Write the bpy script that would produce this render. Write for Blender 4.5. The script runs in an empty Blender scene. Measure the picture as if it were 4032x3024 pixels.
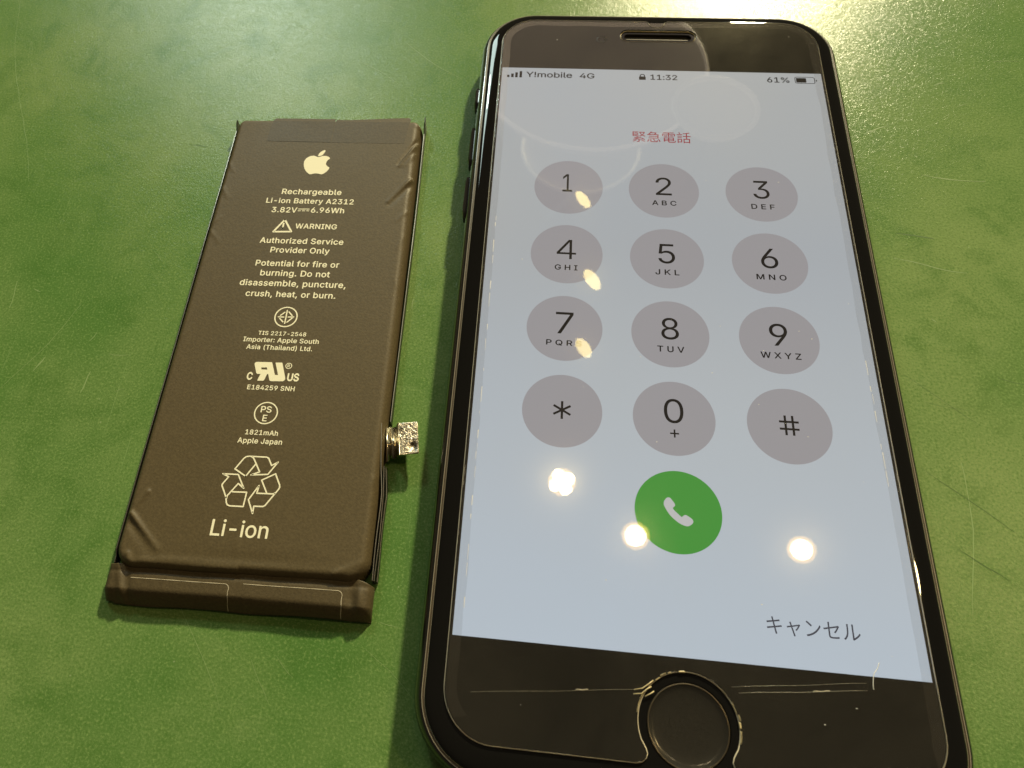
import bpy, bmesh, math, random, os
import numpy as np
from mathutils import Vector, Matrix
from mathutils.geometry import tessellate_polygon, delaunay_2d_cdt as bpy_cdt

random.seed(7); np.random.seed(7)
S = 0.001                                   # all lengths below are millimetres
scene = bpy.context.scene
col = scene.collection

# ------------------------------------------------------------------ camera
cam_data = bpy.data.cameras.new("camera")
cam = bpy.data.objects.new("camera", cam_data); col.objects.link(cam)
cam_data.sensor_width = 36.0
cam_data.lens = 25.0
cam_data.shift_x = 290.0 / 4032
cam_data.shift_y = 0.0
cam_data.clip_start = 0.005; cam_data.clip_end = 50
X = (0.9929919557, 0.1013582625, -0.0607739941)
Yd = (0.0647347581, -0.8967213918, -0.4378357643)
F = (-0.0988756130, 0.4308332021, -0.8969985312)
CAM = Vector((-24.013, -62.678, 104.114)) * S
cam.matrix_world = Matrix(((X[0], -Yd[0], -F[0], CAM.x), (X[1], -Yd[1], -F[1], CAM.y),
                           (X[2], -Yd[2], -F[2], CAM.z), (0, 0, 0, 1)))
cam_data.dof.use_dof = True
cam_data.dof.focus_distance = 0.112
cam_data.dof.aperture_fstop = 60
scene.camera = cam

# ------------------------------------------------------------------ world, exposure
world = bpy.data.worlds.new("World"); scene.world = world
world.use_nodes = True
bg = world.node_tree.nodes["Background"]
bg.inputs[0].default_value = (0.062, 0.050, 0.033, 1)
bg.inputs[1].default_value = 1.0
scene.view_settings.view_transform = 'Standard'
scene.view_settings.look = 'None'
scene.view_settings.exposure = 0.0
scene.view_settings.gamma = 1.0
scene.cycles.use_denoising = True
scene.cycles.max_bounces = 7
scene.cycles.sample_clamp_indirect = 6.0
scene.cycles.blur_glossy = 0.3


# ------------------------------------------------------------------ helpers
def new_mat(name):
    m = bpy.data.materials.new(name); m.use_nodes = True
    nt = m.node_tree
    return m, nt, nt.nodes["Principled BSDF"], nt.nodes["Material Output"]


def simple(name, colr, rough=0.5, metal=0.0, spec=0.5, emit=None, estr=1.0):
    m, nt, p, o = new_mat(name)
    p.inputs['Base Color'].default_value = (*colr, 1)
    p.inputs['Roughness'].default_value = rough
    p.inputs['Metallic'].default_value = metal
    p.inputs['Specular IOR Level'].default_value = spec
    if emit:
        p.inputs['Emission Color'].default_value = (*emit, 1)
        p.inputs['Emission Strength'].default_value = estr
    return m


def emitter(name, colr, strength):
    m, nt, p, o = new_mat(name)
    nt.nodes.remove(p)
    e = nt.nodes.new('ShaderNodeEmission')
    e.inputs[0].default_value = (*colr, 1); e.inputs[1].default_value = strength
    nt.links.new(e.outputs[0], o.inputs[0])
    return m


def N(nt, kind, **kw):
    n = nt.nodes.new(kind)
    for k, v in kw.items():
        if k.startswith('i_'):
            n.inputs[k[2:].replace('_', ' ')].default_value = v
        else:
            setattr(n, k, v)
    return n


def mesh_obj(name, verts, faces, mat, parent=None, smooth=False):
    me = bpy.data.meshes.new(name)
    v = np.asarray(verts, float) * S
    me.from_pydata(v.tolist(), [], [tuple(f) for f in faces])
    me.update()
    if smooth:
        me.polygons.foreach_set('use_smooth', [True] * len(me.polygons))
    o = bpy.data.objects.new(name, me); col.objects.link(o)
    if mat: me.materials.append(mat)
    if parent: o.parent = parent
    return o


def thing(name, label, cat, loc=(0, 0, 0), rz=0.0, group=None):
    o = bpy.data.objects.new(name, None); col.objects.link(o)
    o.location = Vector(loc) * S; o.rotation_euler = (0, 0, rz)
    o.empty_display_size = 0.01
    tag(o, label, cat, group)
    return o


def tag(o, label, cat, group=None):
    o['label'] = label; o['category'] = cat
    if group: o['group'] = group
    return o


def rrect(hw, hh, r, n=10, cx=0, cy=0):
    pts = []
    for sx, sy, a0 in ((1, 1, 0), (-1, 1, 90), (-1, -1, 180), (1, -1, 270)):
        for i in range(n + 1):
            a = math.radians(a0 + 90 * i / n)
            pts.append((cx + sx * (hw - r) + r * math.cos(a), cy + sy * (hh - r) + r * math.sin(a)))
    return pts


def circle(cx, cy, r, n=48):
    return [(cx + r * math.cos(2 * math.pi * i / n), cy + r * math.sin(2 * math.pi * i / n)) for i in range(n)]


def tess(loops, z=0.0):
    """flat face(s) with holes -> verts, tris (normals up)"""
    vv = [[Vector((x, y, 0)) for x, y in l] for l in loops]
    tris = tessellate_polygon(vv)
    flat = [p for l in loops for p in l]
    out = []
    for t in tris:
        a, b, c = (flat[i] for i in t)
        ar = (b[0] - a[0]) * (c[1] - a[1]) - (b[1] - a[1]) * (c[0] - a[0])
        if abs(ar) < 1e-9: continue
        out.append(tuple(t) if ar > 0 else tuple(reversed(t)))
    return [(x, y, z) for x, y in flat], out


def flat(name, loops, z, mat, parent):
    v, f = tess(loops, z)
    return mesh_obj(name, v, f, mat, parent)


def slab(name, loops, z0, z1, mat, parent, smooth=False):
    """prism with holes: top, bottom and walls"""
    vt, ft = tess(loops, z1)
    n = len(vt)
    verts = vt + [(x, y, z0) for x, y, _ in vt]
    faces = list(ft) + [tuple(i + n for i in reversed(t)) for t in ft]
    k = 0
    for li, l in enumerate(loops):
        m = len(l)
        a = sum(l[i][0] * l[(i + 1) % m][1] - l[(i + 1) % m][0] * l[i][1] for i in range(m))
        ccw = a > 0
        for i in range(m):
            j = (i + 1) % m
            q = (k + i + n, k + j + n, k + j, k + i)
            if (ccw and li > 0) or (not ccw and li == 0): q = tuple(reversed(q))
            faces.append(q)
        k += m
    return mesh_obj(name, verts, faces, mat, parent, smooth)


def loft(name, rings, mat, parent, cap0=True, cap1=True, smooth=True):
    n = len(rings[0]); verts = [p for r in rings for p in r]; faces = []
    for k in range(len(rings) - 1):
        for i in range(n):
            j = (i + 1) % n
            faces.append((k * n + i, k * n + j, (k + 1) * n + j, (k + 1) * n + i))
    if cap0: faces.append(tuple(reversed(range(n))))
    if cap1: faces.append(tuple(range((len(rings) - 1) * n, len(rings) * n)))
    return mesh_obj(name, verts, faces, mat, parent, smooth)


def stroke(pts, w, closed=False):
    """polyline -> list of flat strip quads plus round joints, as verts/faces in 2D"""
    V, Fc = [], []
    P = [np.array(p, float) for p in pts]
    if closed: P = P + [P[0]]
    for a, b in zip(P[:-1], P[1:]):
        d = b - a; L = np.linalg.norm(d)
        if L < 1e-6: continue
        nrm = np.array([-d[1], d[0]]) / L * w / 2
        k = len(V); V += [a - nrm, b - nrm, b + nrm, a + nrm]; Fc.append((k, k + 1, k + 2, k + 3))
    return V, Fc


def stroke_obj(name, lines, w, z, mat, parent, closed=False, joints=True):
    V, Fc = [], []
    dz = []
    for ln in lines:
        v, f = stroke(ln, w, closed)
        k = len(V); V += v; Fc += [tuple(i + k for i in q) for q in f]
        dz += [0.0] * len(v)
        if joints:
            for p in ln:
                k = len(V); c = circle(p[0], p[1], w / 2, 10)
                V += c; Fc.append(tuple(range(k, k + 10))); dz += [0.004] * 10
    return mesh_obj(name, [(x[0], x[1], z + e) for x, e in zip(V, dz)], Fc, mat, parent)


def smooth_loop(pts, sub=4):
    P = [np.array(p, float) for p in pts]; n = len(P); out = []
    for i in range(n):
        a, b, c, d = P[i - 1], P[i], P[(i + 1) % n], P[(i + 2) % n]
        for t in np.linspace(0, 1, sub, endpoint=False):
            out.append(tuple(0.5 * ((2 * b) + (c - a) * t + (2 * a - 5 * b + 4 * c - d) * t * t + (3 * b - a - 3 * c + d) * t ** 3)))
    return out


# fonts that ship with Blender (fallback: the built-in font)
FD = os.path.join(bpy.utils.resource_path('LOCAL'), 'datafiles', 'fonts')
def font(fn):
    try:
        return bpy.data.fonts.load(os.path.join(FD, fn))
    except Exception:
        return None
INTER = font('Inter.woff2'); CJK = font('Noto Sans CJK Regular.woff2')


def text_geo(body, fnt, weight=0.0, spacing=1.0):
    """outlines of the text, filled by non-zero winding (the glyphs' contours overlap)"""
    cu = bpy.data.curves.new('t', 'FONT'); cu.body = body
    if fnt: cu.font = fnt
    cu.space_character = spacing; cu.resolution_u = 4; cu.fill_mode = 'NONE'
    ob = bpy.data.objects.new('t', cu); col.objects.link(ob)
    me = bpy.data.meshes.new_from_object(ob.evaluated_get(bpy.context.evaluated_depsgraph_get()))
    P = [tuple(x.co[:2]) for x in me.vertices]; E = [tuple(e.vertices) for e in me.edges]
    bpy.data.objects.remove(ob); bpy.data.curves.remove(cu); bpy.data.meshes.remove(me)
    nxt = {}
    for a, b in E: nxt.setdefault(a, []).append(b); nxt.setdefault(b, []).append(a)
    loops, seen = [], set()
    for st in range(len(P)):
        if st in seen or st not in nxt: continue
        lp = [st]; seen.add(st); cur = min(nxt[st]) if len(nxt[st]) > 1 else nxt[st][0]      # vertices are stored in drawing order
        while cur not in seen:
            lp.append(cur); seen.add(cur)
            c2 = [q for q in nxt[cur] if q not in seen]
            if not c2: break
            cur = c2[0]
        if len(lp) > 2: loops.append(lp)
    V = [Vector(P[i]) for lp in loops for i in lp]; k = 0; ed = []; A, B = [], []
    for lp in loops:
        n = len(lp)
        for i in range(n):
            ed.append((k + i, k + (i + 1) % n)); A.append(P[lp[i]]); B.append(P[lp[(i + 1) % n]])
        k += n
    A, B = np.array(A), np.array(B)
    ov, _, of, *_ = bpy_cdt(V, ed, [], 0, 1e-6)
    v = np.array([tuple(q) for q in ov]); f = []
    for t in of:
        c = v[list(t)].mean(0)
        up = (A[:, 1] <= c[1]) & (B[:, 1] > c[1]); dn = (A[:, 1] > c[1]) & (B[:, 1] <= c[1])
        cr = (B[:, 0] - A[:, 0]) * (c[1] - A[:, 1]) - (B[:, 1] - A[:, 1]) * (c[0] - A[:, 0])
        if int((up & (cr > 0)).sum()) - int((dn & (cr < 0)).sum()) == 0: continue
        a = v[list(t)]; ar = (a[1][0] - a[0][0]) * (a[2][1] - a[0][1]) - (a[1][1] - a[0][1]) * (a[2][0] - a[0][0])
        if abs(ar) > 1e-10: f.append(tuple(t) if ar > 0 else tuple(reversed(t)))
    if weight > 0:       # bolder face: the same outline printed again a hair to each side
        base = v.copy(); fb = list(f)
        for dx, dy in ((weight, 0), (-weight, 0), (0, weight), (0, -weight)):
            k = len(v); v = np.vstack([v, base + (dx, dy)]); f = f + [tuple(i + k for i in q) for q in fb]
    return v, f


def text(name, body, cx, cy, z, mat, parent, width=None, cap=None, fnt=INTER, weight=0.0, spacing=1.0, asp=None):
    """centred on (cx,cy); given the width and/or the overall height"""
    v, f = text_geo(body, fnt, weight, spacing)
    lo, hi = v.min(0), v.max(0); sz = hi - lo
    if width and cap: sx, sy = width / sz[0], cap / sz[1]
    elif width: sx = sy = width / sz[0]
    else: sx = sy = cap / sz[1]
    if asp: sx *= asp
    v = (v - (lo + hi) / 2) * (sx, sy) + (cx, cy)
    nc = 5 if weight > 0 else 1; per = len(v) // nc
    return mesh_obj(name, [(a, b, z + .0015 * (i // per)) for i, (a, b) in enumerate(v)], f, mat, parent)


def text_base(name, body, cx, base, z, mat, parent, width, fnt=INTER, weight=0.0, spacing=1.0, capscale=1.0):
    """centred in x on cx, baseline at base, scaled to a width"""
    v, f = text_geo(body, fnt, weight, spacing)
    lo, hi = v.min(0), v.max(0)
    s = width / (hi[0] - lo[0])
    x = (v[:, 0] - (lo[0] + hi[0]) / 2) * s + cx; y = v[:, 1] * s * capscale + base
    nc = 5 if weight > 0 else 1; per = len(v) // nc
    return mesh_obj(name, [(x[i], y[i], z + .0015 * (i // per)) for i in range(len(x))], f, mat, parent)


# ------------------------------------------------------------------ lamps (out of frame; seen as reflections)
WARM = (1.0, 0.80, 0.47)
def lamp(name, label, pos, r, colr, strength, target=(-20, 0, 0), group=None, depth=110.0, aim=None, rect=None, refl=0.0, quad=False):
    pos = Vector(pos)
    d = (Vector(target) - pos).normalized() if aim is None else Vector(aim).normalized()
    rot = d.to_track_quat('-Z', 'Y')
    root = thing(name, label, 'lamp', pos, group=group)
    root.rotation_mode = 'QUATERNION'; root.rotation_quaternion = rot
    def ring(pts, z): return [(x, y, z) for x, y in pts]
    if rect:
        base = rrect(rect[0] / 2, rect[1] / 2, 8, 3); out = rrect(rect[0] / 2 + 15, rect[1] / 2 + 15, 12, 3)
    else:
        base = circle(0, 0, r, 32); out = circle(0, 0, r * (1.42 if refl else 1.18) + 3, 32)
    loft('housing', [ring(out, 12), ring(out, 12 + depth)], M_housing, root, smooth=False)
    if refl:      # glowing reflector cup round the lamp
        cup = circle(0, 0, r * 1.34, 32)
        v, f = tess([cup], 1.5)
        mesh_obj('reflector', v, [tuple(reversed(t)) for t in f], emitter(name + '_cup', (1.0, 0.60, 0.14), refl), root)
    if quad:
        for qx, qy in ((-1, -1), (1, -1), (-1, 1), (1, 1)):
            v, f = tess([circle(qx * r * .50, qy * r * .50, r * .62, 20)], -.3 * (qx + 2 * qy))
            mesh_obj('lens', v, [tuple(reversed(t)) for t in f], emitter(name + '_glow', colr, strength), root)
        loft('trim_ring', [ring(out, 12), ring(out, -2), ring(circle(0, 0, r * 1.36, 32), -2)], M_housing, root, cap0=False, cap1=False, smooth=False)
        return root
    v, f = tess([base], 0.0)
    lens = mesh_obj('lens', v, [tuple(reversed(t)) for t in f], emitter(name + '_glow', colr, strength), root)
    loft('trim_ring', [ring(out, 12), ring(out, -2), ring(circle(0, 0, r * 1.36, 32) if refl else base, -2)], M_housing, root, cap0=False, cap1=False, smooth=False)
    return root

M_housing = simple('lamp_black', (0.02, 0.02, 0.02), 0.4)
CEIL = 1600.0
lamp('spot_lamp', 'warm spot lamp mirrored as the glow over the asterisk key', (120, 504, CEIL), 25, WARM, 68, refl=9, quad=True)
lamp('spot_lamp', 'warm spot lamp mirrored as the glow beside the green call button', (295, 386, CEIL), 24, WARM, 68, refl=9)
lamp('spot_lamp', 'warm spot lamp mirrored as the glow below the hash key', (670, 386, CEIL), 23, WARM, 68, refl=9)
lamp('spot_lamp', 'warm spot lamp that leaves a golden sheen on the green table', (1132, 365, CEIL), 40, (1.0, 0.72, 0.30), 240)
for nm, p, r in (('key one', (159, 1388, CEIL), 31), ('key four', (188, 1103, CEIL), 34), ('key seven', (167, 883, CEIL), 30)):
    lamp('spot_lamp', 'dim yellow lamp mirrored as an oval over ' + nm, p, r, (1.0, 0.78, 0.28), 17, aim=(0.75, 0.15, -1))
lamp('flood_lamp', 'neutral white flood lamp that casts the main shadows toward the viewer', (860, 2900, CEIL), 85, (1.0, 0.88, 0.55), 2450)
lamp('light_panel', 'broad cool white light panel that sheens the table behind the battery', (-1010, 2300, CEIL), 0, (0.80, 1.0, 0.93), 11, rect=(950, 420), depth=40)
lamp('flood_lamp', 'small cool white flood lamp beside the broad light panel', (-960, 2080, CEIL - 60), 60, (0.86, 1.0, 0.92), 210)

def shade(name, label, cx, cy, z, r, h, colr, e, rim):
    root = thing(name, label, 'lampshade', (cx, cy, z))
    prof = [(r * math.sin(a), h * math.cos(a)) for a in np.linspace(math.pi / 2, 0.06, 12)]
    rings = [[(q * math.cos(t), q * math.sin(t), zz) for t in np.linspace(0, 2 * math.pi, 48, endpoint=False)] for q, zz in prof]
    m = simple(name + '_glass', (0.10, 0.09, 0.075), 1.0, spec=0.0, emit=colr, estr=e)
    loft('bowl', rings, m, root, cap0=False, cap1=True)
    V = [[((r + 6 * math.cos(b)) * math.cos(t), (r + 6 * math.cos(b)) * math.sin(t), 6 * math.sin(b)) for b in np.linspace(0, 2 * math.pi, 8, endpoint=False)] for t in np.linspace(0, 2 * math.pi, 64, endpoint=False)]
    V.append(V[0])
    loft('rim', V, simple(name + '_rim', (0.8, 0.75, 0.6), 0.3, emit=colr, estr=rim), root, cap0=False, cap1=False)
    loft('stem', [[(x, y, z2) for x, y in circle(0, 0, 9, 10)] for z2 in (h, h + 260)], M_housing, root, smooth=False)
    return root
shade('pendant_shade', 'wide cream glass pendant shade mirrored above the keypad', 180, 1960, CEIL, 372, 150, (1.0, 0.80, 0.62), 0.50, 1.0)
shade('pendant_shade', 'small cream glass pendant shade mirrored right of the wide one', 428, 1345, CEIL * .75, 98, 60, (1.0, 0.84, 0.66), 0.50, 0.52)
shade('pendant_shade', 'small dim glass pendant shade mirrored behind key one', 172, 1830, CEIL * 1.15, 205, 90, (1.0, 0.84, 0.66), 0.30, 0.34)

# ------------------------------------------------------------------ table
def table_material():
    m, nt, p, o = new_mat('green_vinyl')
    lk = nt.links.new
    tc = N(nt, 'ShaderNodeTexCoord')
    mp = N(nt, 'ShaderNodeMapping'); mp.inputs['Scale'].default_value = (1000, 1000, 1000)
    lk(tc.outputs['Object'], mp.inputs[0])                     # 1 unit = 1 mm
    V = mp.outputs[0]
    def noise(scale, detail=4, rough=0.55, vec=V, dist=0.0):
        n = N(nt, 'ShaderNodeTexNoise'); n.inputs['Scale'].default_value = scale
        n.inputs['Detail'].default_value = detail; n.inputs['Roughness'].default_value = rough
        n.inputs['Distortion'].default_value = dist
        lk(vec, n.inputs['Vector']); return n.outputs[0]
    def ramp(src, a, b, ca=(0, 0, 0, 1), cb=(1, 1, 1, 1)):
        if a > b: a, b, ca, cb = b, a, cb, ca
        r = N(nt, 'ShaderNodeValToRGB'); r.color_ramp.elements[0].position = a; r.color_ramp.elements[1].position = b
        r.color_ramp.elements[0].color = ca; r.color_ramp.elements[1].color = cb
        lk(src, r.inputs[0]); return r.outputs[0]
    def mix(fac, a, b, blend='MIX'):
        x = N(nt, 'ShaderNodeMix', data_type='RGBA', blend_type=blend)
        if isinstance(fac, float): x.inputs[0].default_value = fac
        else: lk(fac, x.inputs[0])
        for k, s in ((6, a), (7, b)):
            if isinstance(s, tuple): x.inputs[k].default_value = s
            else: lk(s, x.inputs[k])
        return x.outputs[2]
    def math_(op, a, b):
        x = N(nt, 'ShaderNodeMath', operation=op)
        for k, s in ((0, a), (1, b)):
            if isinstance(s, (float, int)): x.inputs[k].default_value = s
            else: lk(s, x.inputs[k])
        return x.outputs[0]
    big = noise(0.018, 4, 0.6); mid = noise(0.12, 5, 0.65, dist=0.6); fine = noise(2.6, 3, 0.6); fib = noise(1.1, 5, 0.75, dist=2.5)
    c = mix(ramp(big, 0.35, 0.68), (0.090, 0.194, 0.046, 1), (0.196, 0.284, 0.098, 1))
    c = mix(math_('MULTIPLY', ramp(mid, 0.5, 0.70), 0.55), c, (0.066, 0.158, 0.030, 1))
    blot = noise(0.045, 6, 0.7, dist=1.2)
    c = mix(math_('MULTIPLY', ramp(blot, 0.56, 0.72), 0.55), c, (0.060, 0.150, 0.028, 1))
    c = mix(math_('MULTIPLY', ramp(blot, 0.42, 0.30), 0.35), c, (0.220, 0.315, 0.125, 1))
    c = mix(math_('MULTIPLY', ramp(fine, 0.52, 0.70), 0.50), c, (0.270, 0.390, 0.135, 1))
    c = mix(math_('MULTIPLY', ramp(fine, 0.48, 0.32), 0.55), c, (0.066, 0.160, 0.027, 1))
    c = mix(math_('MULTIPLY', ramp(fib, 0.60, 0.72), 0.30), c, (0.250, 0.390, 0.125, 1))
    # fine hairline scratches: stretched noise in several directions
    scr = None
    for ang, sc, th in ((35, (9.0, 0.055, 1), 0.735), (-48, (8.0, 0.05, 1), 0.74), (78, (10.0, 0.07, 1), 0.745), (-12, (7.0, 0.06, 1), 0.745)):
        mm = N(nt, 'ShaderNodeMapping'); mm.inputs['Rotation'].default_value = (0, 0, math.radians(ang)); mm.inputs['Scale'].default_value = sc
        lk(V, mm.inputs[0])
        n = ramp(noise(0.6, 2, 0.5, mm.outputs[0], 0.25), th - 0.035, th + 0.03)
        scr = n if scr is None else math_('MAXIMUM', scr, n)
    msk = ramp(noise(0.05, 3, 0.6), 0.42, 0.62)
    scr = math_('MULTIPLY', scr, msk)
    c = mix(math_('MULTIPLY', scr, 0.55), c, (0.28, 0.40, 0.17, 1))
    spk = N(nt, 'ShaderNodeTexVoronoi'); spk.inputs['Scale'].default_value = 0.22; lk(V, spk.inputs['Vector'])
    sp = ramp(spk.outputs['Distance'], 0.035, 0.02)
    c = mix(math_('MULTIPLY', sp, 0.5), c, (0.35, 0.42, 0.25, 1))
    lk(c, p.inputs['Base Color'])
    rr = N(nt, 'ShaderNodeMapRange'); rr.inputs['To Min'].default_value = 0.18; rr.inputs['To Max'].default_value = 0.28
    lk(mid, rr.inputs['Value']); lk(rr.outputs[0], p.inputs['Roughness'])
    p.inputs['Specular IOR Level'].default_value = 0.25
    # leather grain relief
    vo = N(nt, 'ShaderNodeTexVoronoi', feature='DISTANCE_TO_EDGE'); vo.inputs['Scale'].default_value = 1.9
    wn = N(nt, 'ShaderNodeTexNoise'); wn.inputs['Scale'].default_value = 0.9; lk(V, wn.inputs['Vector'])
    vm = N(nt, 'ShaderNodeVectorMath', operation='MULTIPLY_ADD'); vm.inputs[1].default_value = (1.6, 1.6, 0); lk(wn.outputs['Color'], vm.inputs[0]); lk(V, vm.inputs[2])
    lk(vm.outputs[0], vo.inputs['Vector'])
    h = math_('ADD', math_('MULTIPLY', ramp(vo.outputs['Distance'], 0.0, 0.16), 0.022), math_('MULTIPLY', fib, 0.075))
    h = math_('ADD', h, math_('MULTIPLY', fine, 0.055))
    h = math_('ADD', h, math_('MULTIPLY', scr, -0.02))
    h = math_('ADD', h, math_('MULTIPLY', mid, 0.06))
    b = N(nt, 'ShaderNodeBump'); b.inputs['Strength'].default_value = 0.33; b.inputs['Distance'].default_value = 0.001
    lk(h, b.inputs['Height']); lk(b.outputs[0], p.inputs['Normal'])
    return m

M_table = table_material()
table = slab('table_top', [rrect(430, 330, 12, 6)], -25, 0, M_table, None)
table.location = (-0.03, 0.03, 0)
table['kind'] = 'structure'
M_scr = simple('scratch_pale', (0.225, 0.330, 0.125), 0.5)
M_scd = simple('scratch_dark', (0.060, 0.130, 0.028), 0.6)
def scratch(a, b, w, mat, wob=0.5):
    a = np.array(a) + (30, -30); b = np.array(b) + (30, -30); d = b - a; L = np.linalg.norm(d); nr = np.array([-d[1], d[0]]) / L
    n = max(4, int(L / 2)); V = []; off = 0
    ph = random.random() * 6
    for i in range(n + 1):
        t = i / n; c = a + d * t + nr * (math.sin(t * 5 + ph) * wob * L / 22 + random.uniform(-.06, .06))
        ww = w * (0.35 + 0.65 * math.sin(math.pi * (0.05 + .9 * t))) * random.uniform(.6, 1.2)
        V += [(*(c - nr * ww / 2), 0.015), (*(c + nr * ww / 2), 0.015)]
    mesh_obj('scratch', V, [(2 * i, 2 * i + 2, 2 * i + 3, 2 * i + 1) for i in range(n)], mat, table)
for a, b, w in (((-109.6, -19.3), (-100.8, -1.5), .10), ((-105.1, -15.2), (-104, -12.4), .28), ((-95.5, -18.7), (-94.9, -14.6), .25),
                ((-70.1, -48.8), (-60, -64.3), .06), ((-57.2, -57), (-53.8, -62.4), .07), ((-53.8, -56.3), (-50.9, -58.8), .07),
                ((47.5, 35.3), (58.2, 34.2), .18), ((39.7, 16.5), (51, 14.3), .2), ((-143.5, 79.9), (-122.6, 25.5), .09), ((-41.4, -54), (-34.6, -59.2), .06),
                ((43.4, -20), (40.6, -42), .15), ((-64.5, 67.7), (-76, 73), .12), ((-51.4, 68), (-38, 57), .12), ((-60, 62), (-50, 55), .10)):
    scratch(a, b, w, M_scr)
for a, b, w in (((37.4, -5.8), (47.2, -13.7), .07), ((37.3, -21.2), (48.1, -30), .09), ((39.9, -10.4), (46.4, -11.5), .07), ((-91, 37), (-87, 36.6), .22), ((41, 22), (47, 21.3), .2), ((40, -33), (46, -37), .12)):
    scratch(a, b, w, M_scd, .2)
for k in range(26):
    x, y = random.uniform(-130, -30), random.uniform(-70, 80); t = random.uniform(0, 6.3); l = random.uniform(1, 6)
    scratch((x, y), (x + l * math.cos(t), y + l * math.sin(t)), random.uniform(.07, .16), M_scr)
for k in range(16):
    x, y = random.uniform(40, 75), random.uniform(-60, 80); t = random.uniform(-.8, .5); l = random.uniform(1, 6)
    scratch((x, y), (x + l * math.cos(t), y + l * math.sin(t)), random.uniform(.07, .16), random.choice((M_scr, M_scr, M_scd)))

# ------------------------------------------------------------------ smartphone
phone = thing('smartphone', 'black smartphone with its lit emergency call keypad lying beside the battery', 'phone')
def frame_material():
    m, nt, p, o = new_mat('black_frame')
    p.inputs['Base Color'].default_value = (0.012, 0.011, 0.010, 1); p.inputs['Roughness'].default_value = 0.22
    p.inputs['Metallic'].default_value = 0.0; p.inputs['Specular IOR Level'].default_value = 0.9
    n = N(nt, 'ShaderNodeTexNoise'); n.inputs['Scale'].default_value = 900; n.inputs['Detail'].default_value = 5
    r = N(nt, 'ShaderNodeMapRange'); r.inputs['To Min'].default_value = 0.05; r.inputs['To Max'].default_value = 0.16
    nt.links.new(n.outputs[0], r.inputs['Value']); nt.links.new(r.outputs[0], p.inputs['Roughness'])
    return m
def glass_black():
    m, nt, p, o = new_mat('black_glass')
    p.inputs['Base Color'].default_value = (0.006, 0.0058, 0.0055, 1); p.inputs['IOR'].default_value = 1.5
    n = N(nt, 'ShaderNodeTexNoise'); n.inputs['Scale'].default_value = 260; n.inputs['Detail'].default_value = 6; n.inputs['Roughness'].default_value = 0.7
    r = N(nt, 'ShaderNodeMapRange'); r.inputs['From Min'].default_value = 0.45; r.inputs['From Max'].default_value = 0.75; r.inputs['To Min'].default_value = 0.02; r.inputs['To Max'].default_value = 0.03
    nt.links.new(n.outputs[0], r.inputs['Value']); nt.links.new(r.outputs[0], p.inputs['Roughness'])
    return m
M_frame = frame_material(); M_glass = glass_black()
M_gasket = simple('gasket', (0.05, 0.035, 0.022), 0.35)
M_rim_glint = simple('rim_glint', (0.34, 0.30, 0.23), 0.25, spec=0.9)  # pale colour stands in for the highlight line along frame and glass edges
HW, HH, CR = 33.65, 69.2, 10.6
def pr(ins, z, n=14): return [(x, y, z) for x, y in rrect(HW - ins, HH - ins, CR - ins, n)]
prof = [(2.6, 0.0), (1.7, 0.08), (1.0, 0.45), (0.45, 1.15), (0.12, 2.2), (0.0, 3.4), (0.04, 4.3), (0.2, 5.2), (0.5, 5.95), (0.85, 6.4), (1.15, 6.62), (1.22, 6.60)]
loft('frame', [pr(*q) for q in prof], M_frame, phone, cap1=False)
loft('gasket', [pr(1.22, 6.58), pr(1.26, 6.66), pr(1.44, 6.64), pr(1.48, 6.5)], M_gasket, phone, cap0=False, cap1=False)
loft('frame_chamfer', [pr(1.14, 6.625), pr(1.19, 6.665), pr(1.235, 6.655)], M_rim_glint, phone, cap0=False, cap1=False)
SLOT = rrect(6.35, 0.78, 0.77, 8, 0.2, 61.25)
HB = (0.12, -59.75)
HOME = circle(HB[0], HB[1], 5.0, 64)
gl = [(1.50, 6.55), (1.52, 6.72), (1.62, 6.88), (1.85, 7.02), (2.2, 7.13), (2.7, 7.21), (3.3, 7.27), (3.9, 7.30)]
g = loft('front_glass', [pr(*q) for q in gl], M_glass, phone, cap0=False, cap1=False)
gt = flat('glass_face', [[(x, y) for x, y, z in pr(3.9, 7.3)], SLOT, HOME], 7.30, M_glass, g)
loft('glass_edge', [pr(1.475, 6.70), pr(1.50, 6.735), pr(1.53, 6.725)], M_rim_glint, g, cap0=False, cap1=False)
# earpiece
M_mesh = simple('earpiece_mesh', (0.03, 0.026, 0.02), 0.5, metal=0.6)
ear = loft('earpiece', [[(x, y, z) for x, y in SLOT] for z in (7.30, 6.8)], simple('slot_wall', (0.10, 0.085, 0.05), 0.3, metal=0.8), phone, cap0=False, cap1=False)
flat('grille', [SLOT], 6.85, M_mesh, ear)
# front camera
M_lens = simple('camera_lens', (0.006, 0.007, 0.012), 0.05)
cl = loft('front_camera', [[(x, y, z) for x, y in circle(-10.5, 60.2, r, 32)] for r, z in ((1.0, 7.302), (0.95, 7.312), (0.55, 7.308))], simple('camera_ring', (0.03, 0.028, 0.025), 0.3), phone, cap0=False, cap1=False)
flat('camera_glass', [circle(-10.5, 60.2, 0.56, 24)], 7.309, M_lens, cl)
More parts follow.
